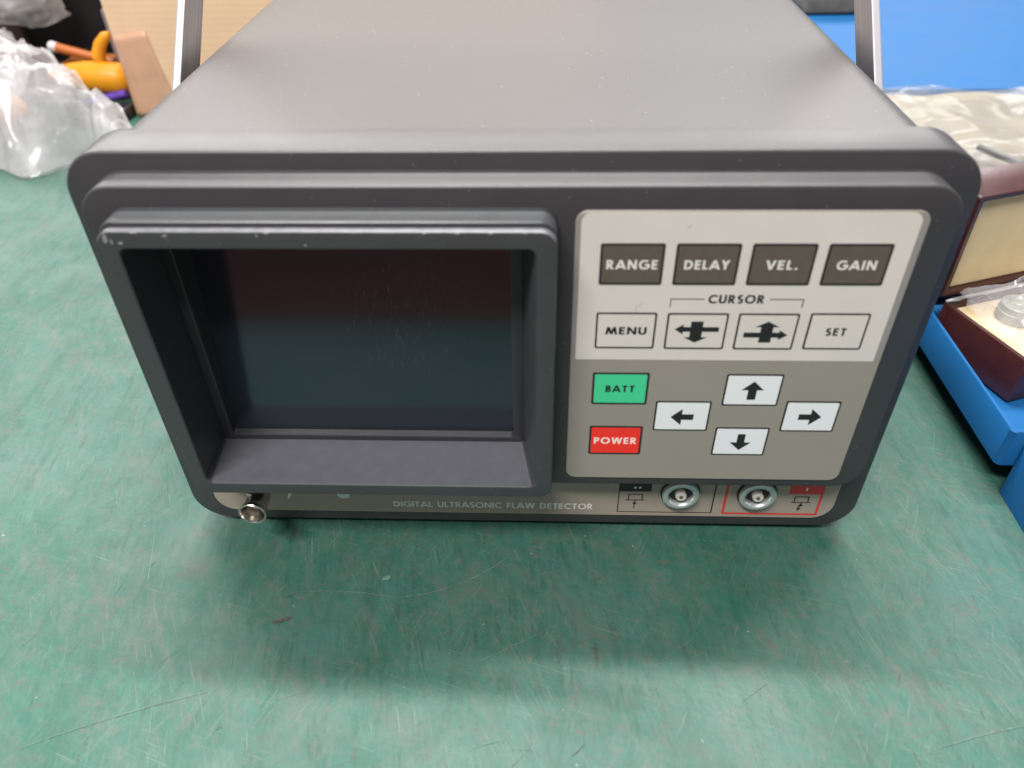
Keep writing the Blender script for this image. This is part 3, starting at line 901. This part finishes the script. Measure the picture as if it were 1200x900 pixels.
bm = bmesh.new()
A, B = Vector((.322, .312, .0500)), Vector((.360, .262, .0470))
tube(bm, [A, A.lerp(B, .5), B], .0026, n=12)
tag(bm_obj('grey_rod', bm, mat('grey_rod', (.10, .10, .095), .5), None, True), 'thin grey rod lying on the packing behind the burgundy case lid', 'rod')

# long blue lid lying flat further back
lid = thing('storage_case', 'large flat bright blue plastic case lying behind the right carrying handle arm', 'lid', (.12, .434, TZ))
bm = bmesh.new()
c0 = rr(0, .95, 0, .80, .012, 6); c1 = rr(.001, .949, .001, .799, .011, 6); c3 = rr(.006, .944, .006, .794, .009, 6)
loft(bm, [(.0001, c0), (.052, c0), (.0540, c1), (.0540, c3), (.0525, rr(.0075, .9425, .0075, .7925, .008, 6))], cap0=True, cap1=True, axis='z')
auto_smooth(bm_obj('case_shell', bm, BLUE, lid), 40)
BLK = mat('grey_foam_block', (0.135, 0.115, 0.090), rough=0.8, bump=.5, bscale=600, var=.2, vscale=90)
bm = bmesh.new()
box_bm(bm, .292, .352, .676, .745, .0498, .074)
bevel_all(bm, .004, 3)
tag(bm_obj('brown_block', bm, BLK, None, True), 'small brownish grey block resting on the bright blue case beside the right handle arm', 'block')

# ------------------------------------------------------------------ background, left: carton, bags, clutter
def card_mat():
    m = mat('kraft_card', (0.80, 0.53, 0.35), rough=0.75, spec=.3, var=.05, vscale=25)
    nt = m.node_tree; n, l = nt.nodes, nt.links; b = n['Principled BSDF']
    tc = n.new('ShaderNodeTexCoord'); wv = n.new('ShaderNodeTexWave'); wv.bands_direction = 'Z'
    wv.inputs['Scale'].default_value = 55; wv.inputs['Distortion'].default_value = 1.2; wv.inputs['Detail'].default_value = 2
    l.new(tc.outputs['Object'], wv.inputs['Vector'])
    r = n.new('ShaderNodeMapRange'); r.inputs['To Min'].default_value = .975; r.inputs['To Max'].default_value = 1.015
    l.new(wv.outputs['Fac'], r.inputs['Value'])
    src = b.inputs['Base Color'].links[0].from_socket
    mx = n.new('ShaderNodeVectorMath'); mx.operation = 'SCALE'
    l.new(src, mx.inputs[0]); l.new(r.outputs['Result'], mx.inputs['Scale']); l.new(mx.outputs['Vector'], b.inputs['Base Color'])
    bp = n.new('ShaderNodeBump'); bp.inputs['Strength'].default_value = .1; bp.inputs['Distance'].default_value = .0004
    l.new(wv.outputs['Fac'], bp.inputs['Height']); l.new(bp.outputs['Normal'], b.inputs['Normal'])
    return m
carton = thing('cardboard_box', 'tan cardboard carton standing behind the left handle arm', 'carton', (-.401, .527, TZ))
bm = bmesh.new()
box_bm(bm, 0, .46, 0, .30, .0002, .33)
bevel_all(bm, .0015, 2)
bm_obj('carton_body', bm, card_mat(), carton)
TAPE = mat('salmon_tape', (0.62, 0.35, 0.23), rough=.42, spec=.5, bump=.5, bscale=70, var=.10, vscale=40)
bm = bmesh.new()
outl = [(.0010, .0756), (.034, .0806), (.0405, .030), (.052, -.0), (.0005, -.0), (.0008, .035)]
N = 14
g = []
for i in range(N+1):
    t = i/N
    xl = .0008; xr = .034 + .010*t + .006*t*t
    zt = .0002 + (1-t)*.0765
    row = []
    for j in range(9):
        s = j/8
        row.append(bm.verts.new((xl+(xr-xl)*s, -.0009 - .0012*max(0, noise.noise(Vector((s*3, t*5, 2)))), zt + .005*s*(1-t))))
    g.append(row)
for i in range(N):
    for j in range(8): bm.faces.new((g[i][j], g[i][j+1], g[i+1][j+1], g[i+1][j]))
r = bmesh.ops.extrude_face_region(bm, geom=list(bm.faces))
for v in [x for x in r['geom'] if isinstance(x, bmesh.types.BMVert)]: v.co.y += .0006
bm_obj('packing_tape', bm, TAPE, carton, True)

# dark pouch behind the clutter
CLOTH = mat('black_cloth', (0.008, 0.006, 0.007), rough=.85, spec=.2, bump=.6, bscale=500, var=.3, vscale=30)
bm = bmesh.new()
box_bm(bm, -.86, -.428, .640, .90, TZ+.0002, .150)
bmesh.ops.subdivide_edges(bm, edges=list(bm.edges), cuts=9, use_grid_fill=True)
for v in bm.verts:
    q = noise.noise(v.co*14)
    v.co.y += .018*q
    if v.co.z > .02: v.co.z += .014*noise.noise(v.co*9+Vector((4, 0, 0)))
o = bm_obj('black_bag', bm, CLOTH, None, True)
tag(o, 'black cloth bag in the dark corner left of the cardboard carton', 'bag')
bm = bmesh.new()
box_bm(bm, -.4365, -.4235, .586, .610, TZ+.0002, .083)
bevel_all(bm, .003, 2)
tag(bm_obj('grey_strip', bm, mat('lilac_grey', (0.20, 0.19, 0.22), .5)), 'upright grey block between the black bag and the cardboard carton', 'block')
bm = bmesh.new()
box_bm(bm, -.70, -.56, .615, .66, TZ+.0002, .080)
bevel_all(bm, .01, 3)
tag(bm_obj('brown_pouch', bm, mat('dark_brown_leather', (0.055, 0.035, 0.028), .6, bump=.4, bscale=300)), 'dark brown pouch at the left edge in front of the black bag', 'pouch')

# low organiser for the small tools
bm = bmesh.new()
box_bm(bm, -.56, -.430, .582, .640, TZ+.0002, .018)
bevel_all(bm, .003, 2)
tag(bm_obj('black_organiser', bm, CLOTH), 'low black organiser behind the yellow tool, under the marker', 'organiser')
mk = thing('marker_pen', 'orange marker pen with a whitish end, lying across the clutter at top left', 'pen', (-.4975, .582, .0495))
bm = bmesh.new()
A, B = Vector((0, 0, 0)), Vector((.062, -.002, -.016))
tube(bm, [A.lerp(B, .06), A.lerp(B, .5), B], .0048, n=16)
auto_smooth(bm_obj('barrel', bm, mat('orange_barrel', (0.42, 0.11, 0.02), .35), mk), 50)
bm = bmesh.new()
tube(bm, [A.lerp(B, -.03), A.lerp(B, .0), A.lerp(B, .10)], [.0038, .0052, .0053], n=16)
auto_smooth(bm_obj('end_cap', bm, mat('white_cap', (.55, .52, .55), .3), mk), 50)
bm = bmesh.new()
box_bm(bm, -.500, -.438, .5835, .625, .0182, .0300)
bevel_all(bm, .002, 2)
tag(bm_obj('amber_packet', bm, mat('amber_card', (0.30, 0.10, 0.02), .5, var=.3, vscale=60)), 'flat amber packet beneath the orange marker pen', 'packet')
bm = bmesh.new()
box_bm(bm, -.486, -.462, .574, .581, TZ+.0002, .031)
bevel_all(bm, .001, 2)
tag(bm_obj('green_card', bm, mat('olive_green', (0.16, 0.25, 0.07), .5)), 'small olive green card showing between the marker pen and the yellow tool', 'card')

# yellow moulded hand tool
tool = thing('yellow_tool', 'bright yellow orange plastic tool handle with a curved horn, beside the cardboard carton', 'hand tool', (-.45, .56, .0182))
YEL = mat('yellow_plastic', (0.72, 0.29, 0.010), rough=.4, spec=.4, var=.05, vscale=30)
bm = bmesh.new()
def W(x, y, z): return (x+.45, y-.56, z-.0182)
tube(bm, [W(-.492, .553, .029), W(-.482, .553, .0285), W(-.468, .553, .0285), (W(-.452, .553, .0280)), W(-.436, .553, .0270), W(-.420, .553, .0255), W(-.412, .553, .025), W(-.4085, .553, .025)],
     [.003, .0085, .0125, .0145, .0155, .0155, .013, .006], n=24)
bm_obj('grip_body', bm, YEL, tool, True)
bm = bmesh.new()
tube(bm, [W(-.437, .556, .034), W(-.437, .557, .047), W(-.432, .558, .057), W(-.424, .558, .065), W(-.419, .558, .068)], [.0085, .0068, .0060, .0050, .002], n=16)
bm_obj('horn', bm, YEL, tool, True)
PUR = mat('purple_wrapper', (0.13, 0.06, 0.40), .3, var=.3, vscale=200)
bm = bmesh.new()
A, B = Vector((-.452, .541, .0070)), Vector((-.412, .541, .0150))
tube(bm, [A, A.lerp(B, .5), B], .0040, n=14)
tag(auto_smooth(bm_obj('purple_stick', bm, PUR, None), 50), 'short purple tube under the yellow tool', 'stick')
bm = bmesh.new()
box_bm(bm, -.452, -.4035, .492, .534, TZ+.0002, .0085)
bevel_all(bm, .003, 2)
tag(bm_obj('black_clip', bm, mat('black_plastic', (.012, .013, .014), .35)), 'small black plastic clip between the film bag and the taped carton corner', 'clip')
# orange-cream object inside the film bag
bm = bmesh.new()
tube(bm, [(-.62, .50, .026), (-.53, .480, .026), (-.485, .468, .024), (-.470, .463, .024)], [.020, .021, .015, .004], n=18)
tag(bm_obj('orange_bottle', bm, mat('pale_orange', (.60, .27, .08), .5), None, True), 'pale orange object inside the film bag at the left edge', 'bottle')

# the big film bag
def bag(layer):
    def fn(u, v):
        # ridge line (v=1) and lower front edge (v=0)
        ridge = Vector((-.70, .740, .066)).lerp(Vector((-.330, .392, .042)), u)
        foot = Vector((-.66, .475, 0)).lerp(Vector((-.345, .352, 0)), u)
        foot.y += .018*math.sin(u*9) + .010*math.sin(u*23+1)
        p = foot.lerp(ridge, v)
        bul = math.sin(PI*min(v*1.05, 1))*.045*(1-.45*u) + .012*math.sin(v*PI)
        tp = min(1, .55+(1-u)*3)
        z = (p.z + bul)*(.25+.75*tp) + crumple(Vector((p.x*24, p.y*15, layer*5)), .8, .0075)*min(1, v*5+.1)
        x = p.x + .008*noise.noise(Vector((p.x*30, p.y*30, 9+layer)))
        y = p.y + .008*noise.noise(Vector((p.x*30, p.y*30, 19+layer)))
        if layer: z = z*.55 - .002
        return (x, y, max(z, TZ+.0012+.001*layer+.0008*noise.noise(Vector((p.x*80, p.y*80, 1)))))
    return fn
bg_ = thing('film_bag', 'large crumpled clear plastic bag spilling onto the bench at the left edge', 'plastic bag', (0, 0, 0))
sheet('upper_film', bag(0), 170, 110, FILM2, bg_)
sheet('lower_film', bag(1), 90, 60, FILM, bg_)
# second bag, further back at the very top left
def bag2(u, v):
    x = -.80 + .315*u
    p = Vector((x*22, v*2.2, 14))
    z = .052 + .085*v + .010*math.sin(u*9+1)*(1-v) + .022*(u > .86)*(u-.86)/.14*(1-v)
    y = .606 - .018*math.sin(PI*v) + crumple(p, .9, .010)
    return (x, y, z + .004*noise.noise(p*2))
b3 = sheet('clear_bag', bag2, 90, 40, film('bag2_film', (0.75, 0.75, 0.75), .6, .2))
tag(b3, 'small whitish clear bag on top of the black bag in the top left corner', 'plastic bag')
